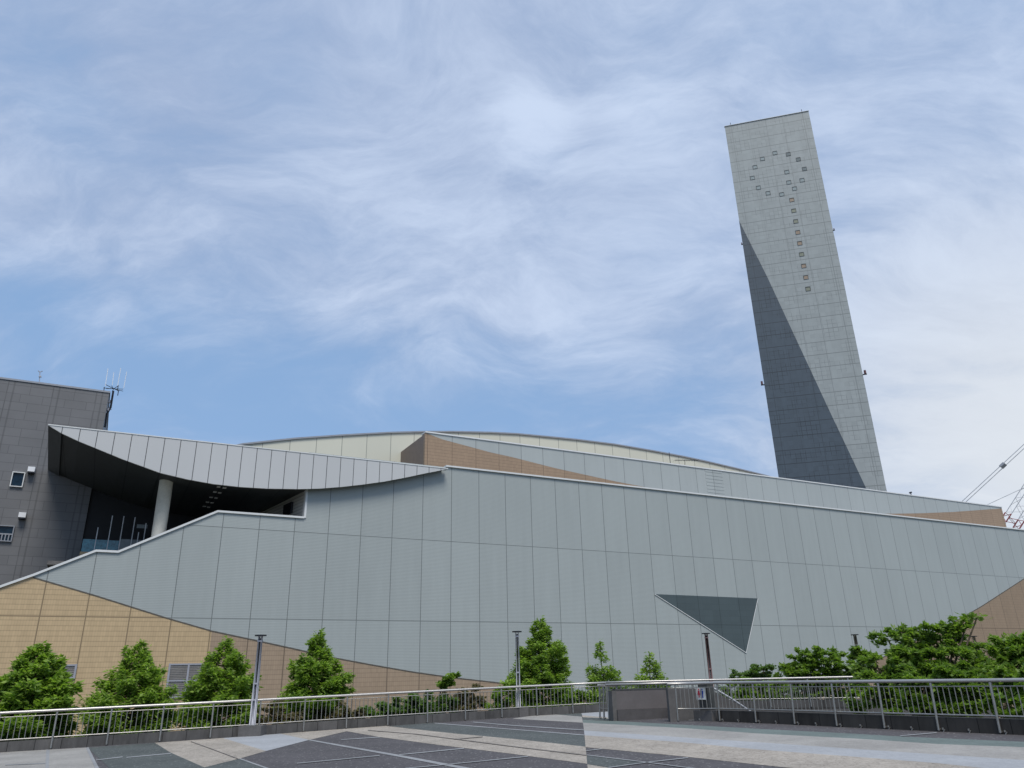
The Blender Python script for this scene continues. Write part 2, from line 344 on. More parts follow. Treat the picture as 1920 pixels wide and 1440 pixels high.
inlay('greenish_paving', [(164,1401.5),(290,1392.6),(320,1411),(383,1438.7),(450,1422.3),(497,1439),(620,1482),(250,1482)], P_GREEN)
inlay('greenish_paving', [(725,1361.7),(815,1354.6),(960,1367.3),(1095,1378),(1098,1400),(960,1385),(850,1375)], P_GREEN)
inlay('greenish_paving', [(1100,1415.3),(1213,1429),(1143,1438.7),(1101,1433)], P_GREEN)
inlay('tan_paving', [(-300,1424),(0,1410.6),(162,1401.6),(186,1440),(235,1520),(-300,1520)], P_TANL)
inlay('tan_paving', [(290,1392.6),(418,1383.8),(499,1408),(450,1422),(383,1438.7),(320,1411)], P_TAN)
inlay('pale_paving', [(418,1383.8),(525,1375.6),(580,1387.2),(499,1408)], P_PALE)
inlay('tan_paving', [(525,1375.6),(640,1367),(725,1360.8),(850,1375),(960,1385),(1098,1400),(1101,1432),(960,1413.3),(823,1396.7),(711,1381.7),(650,1371),(580,1387.2)], P_TAN)
inlay('tan_paving', [(960,1347.5),(1000,1341.5),(1040,1339.5),(1091,1343.7),(1093,1355)], P_TANL)
inlay('greenish_paving', [(1040,1339.5),(1090,1336.8),(1091,1343.7)], P_GREEN)
inlay('pale_paving', [(1090,1337.2),(1142,1333.8),(1142,1345.6),(1091.5,1341)], P_PALE)
inlay('tan_paving', [(1091.5,1341),(1142,1345.6),(1142,1347.4),(1092,1344.6)], P_TAN)
inlay('greenish_paving', [(1092,1344.6),(1142,1347.4),(1160,1352.2),(1093,1350)], P_GREEN)
inlay('grey_green_paving', [(1093,1350),(1160,1352.2),(1280,1358.7),(1440,1367.5),(1600,1375.5),(1687,1380.8),(1920,1390.8),(2200,1403),(2200,1414),(1920,1400.8),(1760,1395),(1600,1384.5),(1430,1375.8),(1280,1365),(1093,1355)], P_TEAL)
inlay('pale_tan_paving', [(1093,1355),(1280,1365),(1430,1375.8),(1600,1384.5),(1760,1395),(1920,1400.8),(2200,1414),(2200,1447),(1920,1425),(1600,1404),(1423,1391.7),(1280,1382.5),(1095,1369.5)], P_TANL)
inlay('pale_paving', [(1095,1369.5),(1280,1382.5),(1423,1391.7),(1600,1404),(1920,1425),(2200,1447),(2200,1474),(1920,1448),(1760,1431),(1600,1418.5),(1440,1406.7),(1280,1391.7),(1096,1378.5)], P_PALE)
inlay('tan_paving', [(1096,1378.5),(1280,1391.7),(1440,1406.7),(1600,1418.5),(1760,1431),(1920,1448),(2200,1474),(2200,1520),(1920,1487),(1475,1439),(1380,1429),(1280,1418),(1160,1406.7),(1098,1401)], P_TAN)
inlay('tan_paving', [(1101,1433),(1190,1447),(1330,1480),(1108,1490)], P_TAN)
lay[0] = 0.008
def pline(pts, wpx, mat=P_LINE, name='joint_strip'):
    V = []; F = []
    for i, p in enumerate(pts):
        a = pts[max(0, i-1)]; b = pts[min(len(pts)-1, i+1)]; dx, dy = b[0]-a[0], b[1]-a[1]; l = math.hypot(dx, dy)
        wv = wpx[0]+(wpx[1]-wpx[0])*i/(len(pts)-1); nx, ny = -dy/l*wv/2, dx/l*wv/2
        V += [G(p[0]+nx, p[1]+ny, lay[0]), G(p[0]-nx, p[1]-ny, lay[0])]
        if i: F.append((2*i-2, 2*i-1, 2*i+1, 2*i))
    mesh(name, V, F, mat, deck)
pline([(90,1405.5),(88,1440),(83,1520)], (6, 7)); pline([(163.5,1401.6),(182,1440),(226,1520)], (5, 8))
pline([(580,1387.2),(640,1398),(737,1415),(835,1433.3),(1010,1466)], (2.2, 5)); pline([(450,1422.3),(497,1439),(560,1461)], (2, 3))
lay[0] = 0.012
for a in ([(887,1353.8),(960,1360),(1095,1368.7)], [(815,1355.8),(960,1367.3),(1095,1378)], [(1099,1407.5),(1128,1404)], [(1100,1415.3),(1213,1429),(1290,1439),(1420,1456)],
          [(1140,1439),(1213,1429),(1290,1420.5)], [(640,1423.3),(712,1416.3)], [(748,1415),(870,1403)], [(760,1440.5),(860,1431),(990,1418)], [(557,1431),(640,1423.3)],
          [(180,1425),(230,1419)], [(237,1420),(320,1412.5)], [(1688,1379.5),(1756,1373.6)]):
    pline(a, (1.3, 1.5))
for a in ([(10,1434),(85,1431)], [(640,1386.7),(712,1382)]): pline(a, (1.2, 1.2))
lay[0] = 0.016
for a in ([(358,1390),(400,1405),(446,1422)], [(690,1369),(780,1376),(960,1399),(1099,1415.5)], [(852,1386),(905,1381)]): pline(a, (1.0, 1.1), P_LINED, 'dark_joint')
# ------------------------------------------------------------------ kerbs and railings
def arclen(pts):
    s = [0.]
    for a, b in zip(pts, pts[1:]): s.append(s[-1]+math.dist(a, b))
    return s
def along(pts, d):
    s = arclen(pts); d = max(0, min(d, s[-1]))
    for i in range(len(pts)-1):
        if d <= s[i+1] or i == len(pts)-2:
            k = (d-s[i])/(s[i+1]-s[i]); a, b = np.array(pts[i]), np.array(pts[i+1]); return a+(b-a)*k, (b-a)/np.linalg.norm(b-a)
def kerb(name, pts, th, h, label, zf=gz_, sink=.05, mat=None):
    a = pts; b = offs(pts, th); s = arclen(pts); n = len(pts); V = []; UV = []
    for i in range(n):
        z = zf(*a[i])
        for (x, y), zz in ((a[i], z-sink), (a[i], z+h), (b[i], z+h), (b[i], z-sink)): V.append((x, y, zz)); UV.append((s[i], zz))
    F = []
    for i in range(n-1):
        for k in range(4): F.append((4*i+k, 4*i+(k+1) % 4, 4*i+4+(k+1) % 4, 4*i+4+k))
    F += [(0,1,2,3), tuple(4*(n-1)+k for k in (3,2,1,0))]
    o = mesh(name, V, F, mat or KERB, uv=UV); return tag(o, label, 'kerb')
def railing(pts, first, bay, label, h=1.1, zf=gz_, off=.0, end=None, nb=9, skip=(), foot=.03, group=None, kerbh=.27, joints=(), lean=0):
    tot = end or arclen(pts)[-1]; p0, _ = along(pts, 0)
    root = empty('railing', (p0[0], p0[1], zf(*p0))); base = np.array([p0[0], p0[1], zf(*p0)])
    def P(d, z, o=0.):
        p, t_ = along(pts, d); nrm = np.array([-t_[1], t_[0]]); q = p+nrm*(off+o); return np.array([q[0], q[1], zf(q[0], q[1])+z])-base
    ds = sorted(set([0.]+[d for d in arclen(pts) if d < tot]+[tot]))
    fine = []
    for a, b in zip(ds, ds[1:]): fine += [a, (a+b)/2]
    fine.append(tot)
    MB().tube([P(d, h-.05) for d in fine], .039, 12).build('top_rail', STEEL, root, smooth=True)
    MB().tube([P(d, h-.17) for d in fine], .014, 6).build('middle_rail', STEELM, root, smooth=True)
    MB().tube([P(d, kerbh+.055) for d in fine], .022, 6).build('bottom_rail', STEELM, root, smooth=True)
    d = first; posts = []
    while d < tot: posts.append(d); d += bay
    for d in posts:
        m = MB(); m.tube([P(d, foot, -.045), P(d, h-.09)], .028, 8)
        a_, b_ = P(d, foot, -.045), P(d, kerbh-.08, .0); m.tube([P(d, foot+.02, -.045), P(d, foot+.02, .02)], .03, 8)
        m.build('post', STEELM, root, smooth=False)
    edges = ([0.]+posts if posts and posts[0] > .2 else posts)+[tot]
    for a, b in zip(edges, edges[1:]):
        if b-a < .2: continue
        m = MB(); k = max(1, round((b-a)/(bay/(nb+1))))
        for j in range(1, k):
            dd = a+(b-a)*j/k; m.tube([P(dd, kerbh+.06), P(dd, h-.17)], .011, 5, cap=False)
        if m.V: m.build('baluster_panel', STEELM, root)
    return tag(root, label, 'railing', group)
kerb('kerb', LRAIL, .3, .27, 'dark stone block kerb under the long left railing')
railing(LRAIL, arclen(LRAIL)[2]+1.36-1.45*9, 1.45, 'long steel railing rising from the left edge past both tall lamp posts', off=.0)
FAR = [(3.42, 32.0), (5.2, 32.3), (6.9, 32.35), (9.2, 31.75), (11.6, 31.1), (14.5, 30.2), (17, 29.4)]
zf2 = lambda x, y: .33
kerb('kerb', FAR, .3, .27, 'kerb under the far railing beyond the stairwell', zf2)
railing(FAR, .6, 1.45, 'far steel railing beyond the stairwell, partly behind trees', zf=zf2)
b_ = offs(FAR, 1.9); V = []
for p, q in zip(FAR, b_): V += [(p[0], p[1], .328), (p[0], p[1], LOW), (q[0], q[1], LOW), (q[0], q[1], .328)]
F = [(4*i+k, 4*i+4+k, 4*i+4+(k+1) % 4, 4*i+(k+1) % 4) for i in range(len(FAR)-1) for k in range(4)]+[(0,1,2,3), tuple(4*(len(FAR)-1)+k for k in (3,2,1,0))]
tag(mesh('retaining_wall', V, F, CONC), 'grey concrete retaining wall below the far railing and kerb', 'retaining wall')
kerb('kerb', RRAIL[1:], .3, .30, 'stained dark kerb under the near right railing', mat=KERBD)
RR = railing(RRAIL, .25, 1.33, 'nearest steel railing running out of the right edge of the picture', h=1.12, nb=9, kerbh=.30)
for k in range(1, 12):
    for dd in (.25+1.33*(k-.5), .25+1.33*k+.09):
        p, t_ = along(RRAIL, dd); q = p-np.array([-t_[1], t_[0]])*.03; bz = gz_(*q)
        MB().tube([(0, 0, .045), (.0, 0, .085)], .022, 6).tube([(0, 0, .0), (.03, -.02, .05)], .012, 5).build('kerb_lug', STEELM, RR, (q[0]-RR.location.x, q[1]-RR.location.y, bz-RR.location.z))
# spur of railing by the stair entrance
SP = [(2.72, 27.9), (2.93, 27.0), (3.2, 26.62)]
railing(SP, .12, .42, 'short end piece of railing left of the concrete parapet', nb=3, kerbh=.27)
mp_ = MB()
for (x, y), (x2, y2) in zip(SP[1:], SP[2:]):
    pass
mp_.box(2.92, 3.22, 26.65, 27.15, .1, .27+gz_(3, 27)); tag(mp_.build('kerb', KERB), 'small dark kerb block left of the concrete parapet', 'kerb')
# ---- parapet of the stairwell
A0 = np.array([3.16, 26.45]); A1 = np.array([5.15, 27.12]); ta = (A1-A0)/np.linalg.norm(A1-A0); LA = np.linalg.norm(A1-A0)
pr = empty('concrete_parapet', (A0[0], A0[1], .27), math.atan2(ta[1], ta[0])); tag(pr, 'low concrete stairwell parapet with darker plinth and steel handrail', 'parapet')
MB().box(0, LA, .04, .24, .33, .90).build('wall', simple('pinkish_concrete', (.118, .106, .104), .8, var=.1, scale=2), pr)
MB().box(-.02, LA, -.03, .30, -.1, .326).build('plinth', simple('dark_plinth', (.075, .07, .07), .85), pr)
MB().box(-.16, -.004, .02, .3, .0, .90).build('end_pier', CONC, pr)
MB().box(-.02, LA, .03, .26, .903, .95).build('cap', STONE, pr)
MB().tube([(-.35, .1, 1.085), (LA+.3, .1, 1.085)], .036, 10).build('handrail', STEEL, pr, smooth=True)
m = MB()
for k in range(16): m.tube([(.1+k*.13, .14, .93), (.1+k*.13, .14, 1.06)], .009, 5)
m.tube([(0, .14, 1.0), (LA, .14, 1.0)], .009, 5); m.build('balusters', STEELM, pr)
# pilaster at the gap and sign pier
MB().box(-.13, .13, -.13, .2, 0, .98).build('stone_pier', CONC, None, (4.72, 25.28, gz_(4.7, 25.3)-.05)); tag(bpy.data.objects['stone_pier'], 'narrow grey pier where the right railing begins', 'pier')
spz = gz_(5.6, 24.9)
c0 = G(1299, 1352); c1 = G(1334, 1353.2)
sr = empty('sign_pier', (5.62, 24.98, spz), math.atan2(c1[1]-c0[1]-.05, c1[0]-c0[0])); tag(sr, 'dark stained stone pier carrying the toilet sign', 'pier')
MB().box(-.17, .19, .0, .3, .30, 1.03).build('shaft', STONE, sr)
MB().box(-.36, .36, -.10, .3, -.05, .296).build('base_block', CONC, sr)
sg = empty('toilet_sign', (0, 0, 0)); sg.location = (5.62+.10*math.sin(sr.rotation_euler.z), 24.98-.10*math.cos(sr.rotation_euler.z), spz+.60); sg.rotation_euler = sr.rotation_euler
tag(sg, 'white toilet sign with red woman and blue man beside the stairs', 'sign')
MB().box(-.175, .185, .0, .02, .0, .35).build('plate', SIGNW, sg)
def figure(cx, skirt, mat):
    m = MB(); y0, y1 = -.006, -.001
    m.prism([(cx+.022*math.cos(a*math.pi/6), .285+.024*math.sin(a*math.pi/6)) for a in range(12)], y0, y1)
    if skirt: m.prism([(cx-.028,.252),(cx+.028,.252),(cx+.046,.13),(cx-.046,.13)], y0, y1); m.prism([(cx-.022,.128),(cx-.004,.128),(cx-.006,.05),(cx-.018,.05)], y0, y1); m.prism([(cx+.004,.128),(cx+.022,.128),(cx+.018,.05),(cx+.006,.05)], y0, y1)
    else:
        m.prism([(cx-.042,.252),(cx+.042,.252),(cx+.030,.14),(cx-.030,.14)], y0, y1); m.prism([(cx-.028,.138),(cx-.003,.138),(cx-.006,.045),(cx-.024,.045)], y0, y1); m.prism([(cx+.003,.138),(cx+.028,.138),(cx+.024,.045),(cx+.006,.045)], y0, y1)
    return m
figure(-.062, True, 0).build('woman_symbol', SIGNR, sg); figure(.075, False, 0).build('man_symbol', SIGNB, sg)
MB().box(.004, .014, -.006, -.001, .05, .30).build('divider', SIGNK, sg)
# inner stair wall with sloping handrail
Q0 = np.array([4.95, 26.2]); Q1 = np.array([9.4, 25.3]); tq = (Q1-Q0)/np.linalg.norm(Q1-Q0); nq = np.array([-tq[1], tq[0]])
def onQ(px, py):
    r = ray(px, py); n3 = np.array([nq[0], nq[1], 0]); k = (np.array([Q0[0], Q0[1], 0])-EYE).dot(n3)/r.dot(n3); P = EYE+r*k
    return ((P[:2]-Q0).dot(tq), P[2])
sw = empty('stair_wall', (Q0[0], Q0[1], 0), math.atan2(tq[1], tq[0])); tag(sw, 'grey wall dropping with the stairs behind the toilet sign', 'stair wall')
pl = [onQ(*p) for p in [(1262,1291),(1328,1291),(1372,1314),(1408,1337)]]
poly = pl+[(pl[-1][0]+1.2, pl[-1][1]-1.0), (pl[-1][0]+1.2, -3), (pl[0][0], -3)]
MB().prism(poly[::-1], 0, .22).build('wall', CONC, sw)
hr = [onQ(*p) for p in [(1264,1279.5),(1322,1281),(1370,1309),(1412,1337)]]; hr.append((hr[-1][0]+1.2, hr[-1][1]-.95))
MB().tube([(a, .1, b) for a, b in hr], .032, 10).build('handrail', GREYTRIM, sw, smooth=True)
m = MB()
for k in range(26):
    u = hr[0][0]+.12+k*.16; zt = np.interp(u, [a for a, b in hr], [b for a, b in hr]); zb = np.interp(u, [a for a, b in pl]+[pl[-1][0]+1.2], [b for a, b in pl]+[pl[-1][1]-1])
    if u < hr[-1][0]: m.tube([(u, .1, zb), (u, .1, zt)], .010, 5)
m.build('balusters', STEELM, sw)
st = MB()
for k in range(14): st.box(.4+k*.3, .4+(k+1)*.3, -1.7, -.004, LOW, .28-k*.17)
so_ = st.build('stairs', CONC, None, (Q0[0], Q0[1], 0)); so_.rotation_euler = (0, 0, math.atan2(tq[1], tq[0])); tag(so_, kind='structure')
# ------------------------------------------------------------------ lamp posts
def lamp(px_base, py_base, D, ztop, label, zb=None, block=True, mat=None):
    if D is None: P = G(px_base, py_base)
    else: P = at(px_base, py_base, D); P[2] = zb
    root = empty('lamp_post', P); tag(root, label, 'lamp post', 'slim lamp posts with flat disc tops'); mat = mat or ALU
    H = ztop-P[2]; b0 = .30 if block else 0
    if block: MB().box(-.36, .36, -.22, .40, -.05, .30).build('base_block', CONC, root)
    MB().box(-.13, .13, -.12, .12, b0+.002, b0+.025).build('base_plate', STEELM, root)
    for sx in (-1, 1):
        for sy in (-1, 1):
            MB().tube([(sx*.066, sy*.066, b0+.02), (sx*.045, sy*.045, H-.02)], .020, 10).build('tube', mat, root, smooth=True)
    MB().tube([(0, 0, b0+.02), (0, 0, H*.35)], .034, 12, r2=.03).build('core', mat, root, smooth=True)
    MB().tube([(0, 0, H*.35+.005), (0, 0, H-.10)], .022, 8).build('lamp_rod', BLACK, root, smooth=True)
    for zz in (H*.34, H*.5, H*.93): MB().box(-.075, .075, -.07, .07, zz, zz+.05).build('collar', mat, root)
    MB().tube([(0, 0, H-.035), (0, 0, H-.012), (0, 0, H+.005)], .19, 24).build('disc_cap', BLACK, root, smooth=False)
    return root
l1 = lamp(471, 1380, None, at(485, 1190.5, 27.7)[2], 'tall lamp post standing among the four left trees, nearest to the left edge')
l2 = lamp(973, 1343.5, None, at(969, 1184.5, 31.4)[2], 'lamp post rising before the tallest leafy tree at mid picture')
lamp(1336, 1300, 38, at(1330, 1187, 38)[2], 'reddish lamp post seen against the wall under the dark triangle', zb=.2, block=False, mat=simple('rusty_pole', (.26, .15, .14), .5, .3))
lamp(1622, 1300, 45, at(1616, 1189, 45)[2], 'grey lamp post poking out between the round shrub and the big spreading tree', zb=-4.5, block=False, mat=STEELM)
lamp(1850, 1300, 52, at(1842, 1192, 52)[2], 'lamp post in front of the darkened tan wall area near the right edge', zb=-4.5, block=False, mat=STEELM)
mb = MB().box(-1.2, 1.2, -1, 1, LOW-.05, .198); P = at(1336, 1300, 38); tag(mb.build('podium', CONC, None, (P[0], P[1], 0)), 'concrete podium under the reddish lamp post', 'podium')
# ------------------------------------------------------------------ main building
AZ = R(61.94); UW = np.array([math.sin(AZ), math.cos(AZ), 0]); NW = np.array([-math.cos(AZ), math.sin(AZ), 0])
def fp(px, py, D):
    r = ray(px, py); P = EYE+r*(D/(r@NW)); return (float(P@UW), float(P[2]))
def frame_root(name, u, d, z, Uv, Nv, ang):
    w_ = Uv*u+Nv*d; return empty(name, (w_[0], w_[1], z), ang), (-u, -d, -z)
ANG = math.pi/2-AZ
B, BL = frame_root('waste_plant', 20, 48, LOW, UW, NW, ANG)
tag(B, 'long pale panelled industrial building with curved canopy and tan tile base', 'industrial building')
def f48(*pp): return [fp(x, y, 48) for x, y in pp]
UR = 125.
leftb = f48((62,1082.5),(180,1117),(310,1158),(397,1183),(470,1198.5),(550,1216),(625,1233),(700,1247),(775,1260),(850,1270.5),(960,1283))
rightb = f48((1640,1240),(1700,1210),(1770,1177),(1840,1137),(1920,1085))
midb = [(30, .45), (36, -.2), (43, -.5), (50, -.2), (57, .8)]
ur, zr = rightb[-1]; u2, z2 = rightb[-2]; sl_ = (zr-z2)/(ur-u2)
curve = leftb+midb+rightb+[(ur+ (15.65-zr)/sl_*.93, 15.65)]
TOPZ = 15.65
topl = f48((62,1080),(180,1035),(222,1035),(408,963),(570,971.5)); ue = topl[-1][0]
z1 = topl[0][1]
topl[1] = (topl[1][0], 8.64); topl[2] = (topl[2][0], 8.64); topl[3] = (topl[3][0], 11.3); topl[4] = (ue, 11.3)
a0 = topl[0]
# the tan strip continues down-left along the sloping parapet
p_left = [(a0[0]-8, a0[1]-8*.47)]
light = [curve[0]]+curve[1:]
poly = list(reversed(curve))+[topl[0]]+topl[1:]+[(ue, TOPZ-.02)]
MB().prism(poly[::-1], 48, 48.35).build('pale_wall', LIGHT, B, BL)
us = fp(397, 1183, 48)[0]; zs = leftb[3][1]
tan_l = [p_left[0], a0, curve[0]]+leftb[1:3]+[(us, zs), (us, LOW-.1), (p_left[0][0], LOW-.1)]
tan_r = [(us, zs)]+leftb[4:]+midb+rightb[:1]+[(rightb[0][0], LOW-.1), (us, LOW-.1)]
MB().prism(tan_l[::-1], 48.003, 48.35).build('tan_tile_wall', TAN, B, BL)
MB().prism(tan_r[::-1], 48.003, 48.35).build('brown_tile_wall', TANB, B, BL)
tan_e = rightb+[curve[-1], (UR, TOPZ), (UR, LOW-.1), (rightb[0][0], LOW-.1)]
MB().prism(tan_e[::-1], 48.003, 48.35).build('dulled_tan_end_wall', TANR, B, BL)
MB().band([p_left[0]]+topl, -.02, .10, 47.9, 48.6).build('stair_coping', COPE, B, BL)
MB().prism([(ue-.02, 11.32), (ue+.11, 11.32), (ue+.11, 13.6), (ue-.02, 13.6)], 47.93, 48.45).build('opening_trim', COPE, B, BL)
MB().band([(20.1, TOPZ), (UR, TOPZ)], -.005, .11, 47.88, 49).build('main_coping', COPE, B, BL)
MB().box(11, UR, 48.36, 54.2, 15.2, 15.45).build('ledge_roof', GREYTRIM, B, BL)
MB().band([leftb[0]]+curve[1:-1], -.03, .03, 47.985, 48.05).build('colour_joint', simple('joint_dark', (.10, .09, .075), .7), B, BL)
tri = f48((1228,1114),(1420,1122),(1398,1223))
MB().prism(tri, 47.96, 48.1).build('dark_triangle', TRI, B, BL)
MB().band([tri[0], tri[2], tri[1]], -.055, -.01, 47.94, 48.05).build('triangle_trim', COPE, B, BL)
def louvre(x0, y0, x1, y1, cols, rows, name='louvre_window', D=48, F_=None, par=None, loc=None):
    (ua, zb_), (ub, za) = fp(x0, y1, D), fp(x1, y0, D); m = MB(); fr = MB()
    m.box(ua, ub, D-.02, D-.005, zb_, za)
    k = int((za-zb_)/.09)
    for i in range(k): m.box(ua, ub, D-.05, D-.021, zb_+i*.09+.02, zb_+i*.09+.055)
    w0 = m.build(name, LOUV, par or B, loc or BL)
    for i in range(cols+1): u = ua+(ub-ua)*i/cols; fr.box(u-.05, u+.05, D-.09, D-.051, zb_-.05, za+.05)
    for i in range(rows+1): z = zb_+(za-zb_)*i/rows; fr.box(ua, ub, D-.088, D-.052, z-.04, z+.04)
    fr.build('frame', ALU, w0, (0, 0, 0)); return w0
louvre(310, 1245, 389, 1308, 2, 2); louvre(104, 1247, 143, 1272, 1, 1)
MB().prism([fp(*p, 48) for p in [(735,1198),(797,1197),(810,1258),(735,1245)]][::-1], 47.985, 48.02) if False else None
# ---- upper block
DU = 54.3
def fu(*pp): return [fp(x, y, DU) for x, y in pp]
apex = fp(797, 811, DU); TU = apex[1]; uend = fp(1877, 948, DU)[0]
cu = fu((830,824),(875,836),(919,848),(960,857),(1040.6,877.6),(1119,895),(1156,903),(1235,918)); cu.append((cu[-1][0]+6, cu[-1][1]-1.4))
ru = fu((1600,966),(1640,963.5),(1720,962.5),(1785,960)); ru.append((uend, fp(1876,953,DU)[1]))
mid2 = [(cu[-1][0], 14.5), (ru[0][0], 14.5)]
up_poly = [apex]+cu+mid2+ru+[(uend, TU)]
MB().prism(up_poly, DU, DU+.3).build('upper_pale_wall', UPPER, B, BL)
UTAN = panel('upper_tan_tile', (.325, .232, .155), U0+.6, PW, None, tiles=(.13, .262, .018), rib=0, rough=.5, spec=.3, half=.02)
MB().prism([apex]+cu+[(cu[-1][0], 14.5), (apex[0], 14.5)][::1], DU+.003, DU+.3).build('upper_tan_wall', UTAN, B, BL)
MB().prism(ru+[(uend, 14.5), (ru[0][0], 14.5)], DU+.003, DU+.3).build('upper_end_tan_wall', UTAN, B, BL)
MB().band([apex, (uend, TU)], -.005, .10, DU-.08, DU+.8).build('upper_coping', COPE, B, BL)
MB().box(apex[0]+.003, uend-.01, DU+.31, DU+24, 14.5, TU-.1).build('upper_side_wall', simple('brown_side', (.20, .15, .12), .6, var=.1), B, BL)
(ua_, zb_), (ub_, za_) = fp(1328, 936, DU), fp(1353, 882, DU); m = MB()
for k in range(9): m.box(ua_, ub_, DU-.02, DU-.002, zb_+(za_-zb_)*k/9, zb_+(za_-zb_)*(k+.62)/9)
m.build('vent_louvre', UPPER, B, BL)
# ---- arched roof wall
DA = 60.
arc = [fp(x, y, DA) for x, y in [(380,852),(455,834.5),(552.5,824),(645,817.5),(731,812.8),(795,811),(852,811),(919,812.5),(970,815),(1007,818.5),(1080,825.5),(1152,834.5),(1223,846.5),(1282,857.5),(1322,866),(1386.5,881),(1434,892.5),(1470,903)]]
MB().prism([(arc[0][0], 14)]+arc+[(arc[-1][0], 14)], DA, DA+26).build('cream_arch_wall', CREAM, B, BL)
MB().band(arc, .0, .13, DA-.12, DA+26).build('arch_trim', GREYTRIM, B, BL)
# ---- canopy
DC = 47.35
bot = [fp(x, y, DC) for x, y in [(90,797.5),(115,812),(147,827),(180,840.5),(230,861),(300,886.5),(350,898.5),(400,907.5),(450,913),(500,916),(560,917),(600,916),(640,913),(680,908.5),(720,903),(760,895.5),(800,887),(840,878.5)]]
TC = 0.5*(bot[0][1]+bot[-1][1]); bot[0] = (bot[0][0], TC); bot[-1] = (bot[-1][0], TC-.02)
print('canopy top', bot[0], bot[-1], TC)
fascia = MB().prism([bot[0]]+bot[1:]+[(bot[-1][0], TC)], DC, DC+.12).build('canopy_fascia', FASC, B, BL)
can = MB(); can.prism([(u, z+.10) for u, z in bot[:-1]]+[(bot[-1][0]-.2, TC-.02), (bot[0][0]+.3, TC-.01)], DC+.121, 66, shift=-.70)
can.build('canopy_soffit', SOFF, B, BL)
MB().prism([bot[0], bot[1], (bot[1][0], bot[1][1]+.09), (bot[0][0]+.2, bot[0][1]+.0)], DC+.122, 60, shift=-.50).build('soffit_end_panel', simple('lit_soffit_end', (.055, .06, .062), .6), B, BL)  # lighter colour paints in the light caught by the tip facet
MB().band([bot[0], bot[-1]], .0, .06, DC-.03, DC+.5).build('canopy_coping', COPE, B, BL)
for i, (x, y) in enumerate([(410,912),(421,914),(403,922),(412,923.5),(396,932),(405,933.2),(389,941),(397.5,942.3),(383,949),(391,950.5)]):
    D_ = 47.8+.05*(y-900)*1.0; r = ray(x, y)
    # find where this sight line meets the soffit
    best = None
    for k in range(0, 300):
        D_ = 47.6+k*.06; u, z = fp(x, y, D_); u0_ = u+.70*(D_-DC-.12)/(66-DC-.12); zs_ = np.interp(u0_, [a for a, b in bot], [b+.10 for a, b in bot])
        if z >= zs_-.002: best = (u, D_, zs_) if best is None else best
    if best:
        u, D_, zs_ = best; dl = MB().box(-.10, .10, -.10, .10, -.045, -.0).build('downlight', SIGNW, B, (BL[0]+u, BL[1]+D_, BL[2]+zs_))
# pillar
uc = fp(305, 950, 49.4)[0]; zt = np.interp(uc, [a for a, b in bot], [b for a, b in bot])
MB().tube([(uc, 49.4, 6), (uc, 49.4, zt+.12)], .39, 28).build('pillar', CONCP, B, BL, smooth=True)
# recess below the canopy
MB().box(-4, 12, 58.2, 58.5, 6, 16).build('recess_back_wall', simple('recess_shade', (.008, .009, .012), .6), B, BL)  # near-black colour paints in the deep shade under the canopy
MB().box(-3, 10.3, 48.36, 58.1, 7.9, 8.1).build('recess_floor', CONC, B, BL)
sd = np.array([-.19, .98]); s0 = np.array([ue+.02, 48.4]); s1 = s0+sd*11
o = mesh('recess_side_wall', [(s0[0], s0[1], 8), (s1[0], s1[1], 8), (s1[0], s1[1], 15.6), (s0[0], s0[1], 15.6), (s0[0]+.2, s0[1], 8), (s1[0]+.2, s1[1], 8), (s1[0]+.2, s1[1], 15.6), (s0[0]+.2, s0[1], 15.6)],
         [(0,1,2,3),(5,4,7,6),(0,3,7,4),(1,5,6,2),(0,4,5,1),(3,2,6,7)], panel('grey_ribbed_wall', (.50, .49, .45), 0, 9, None, rib=.22, ribdark=.25, rough=.6), B, BL)
def side_pt(k, z): p = s0+sd*k; return np.array([p[0]-.03, p[1], z])
q = [side_pt(1.7, 12.0), side_pt(3.0, 12.0), side_pt(3.0, 12.75), side_pt(1.7, 12.75)]
sdv = MB(); sdv.add([tuple(v) for v in q]+[(v[0]-.12, v[1], v[2]) for v in q], [(0,1,2,3),(7,6,5,4),(0,4,5,1),(1,5,6,2),(2,6,7,3),(3,7,4,0)]); sdv.build('side_vent', BLACK, B, BL)
DM = 56.
for (xa, ya, xb, yb) in [(184,989,178.5,1034),(211,967,202,1033),(232.5,968,223,1033),(253.5,970,246,1024),(260,998,258,1020),(274,981,271,1014)]:
    (u1, zt_), (u2, zb_) = fp(xa, ya, DM), fp(xb, yb, DM); u = u1
    MB().box(u-.026, u+.026, DM-.04, DM+.04, zb_-.3, zt_).build('mullion', WHITE, B, BL)
for (xa, xb, mt) in [(156, 224, TEAL), (225, 276, PANEG)]:
    u1, z1_ = fp(xa, 1010.5, DM+.3); u2, _ = fp(xb, 1010.5, DM+.3); MB().box(u1, u2, DM+.27, DM+.33, 8.0, z1_).build('balustrade_pane', mt, B, BL)
u1, z1_ = fp(256, 990, DM); u2, _ = fp(276, 990, DM); MB().box(u1, u2, DM-.03, DM+.03, z1_, z1_+.25).build('transom', PANEG, B, BL)
u1, z1_ = fp(150, 1034, 55); u2, _ = fp(180, 1034, 55); MB().box(u1, u2, 55, 55.2, 7, z1_).build('low_tan_wall', TAN, B, BL)
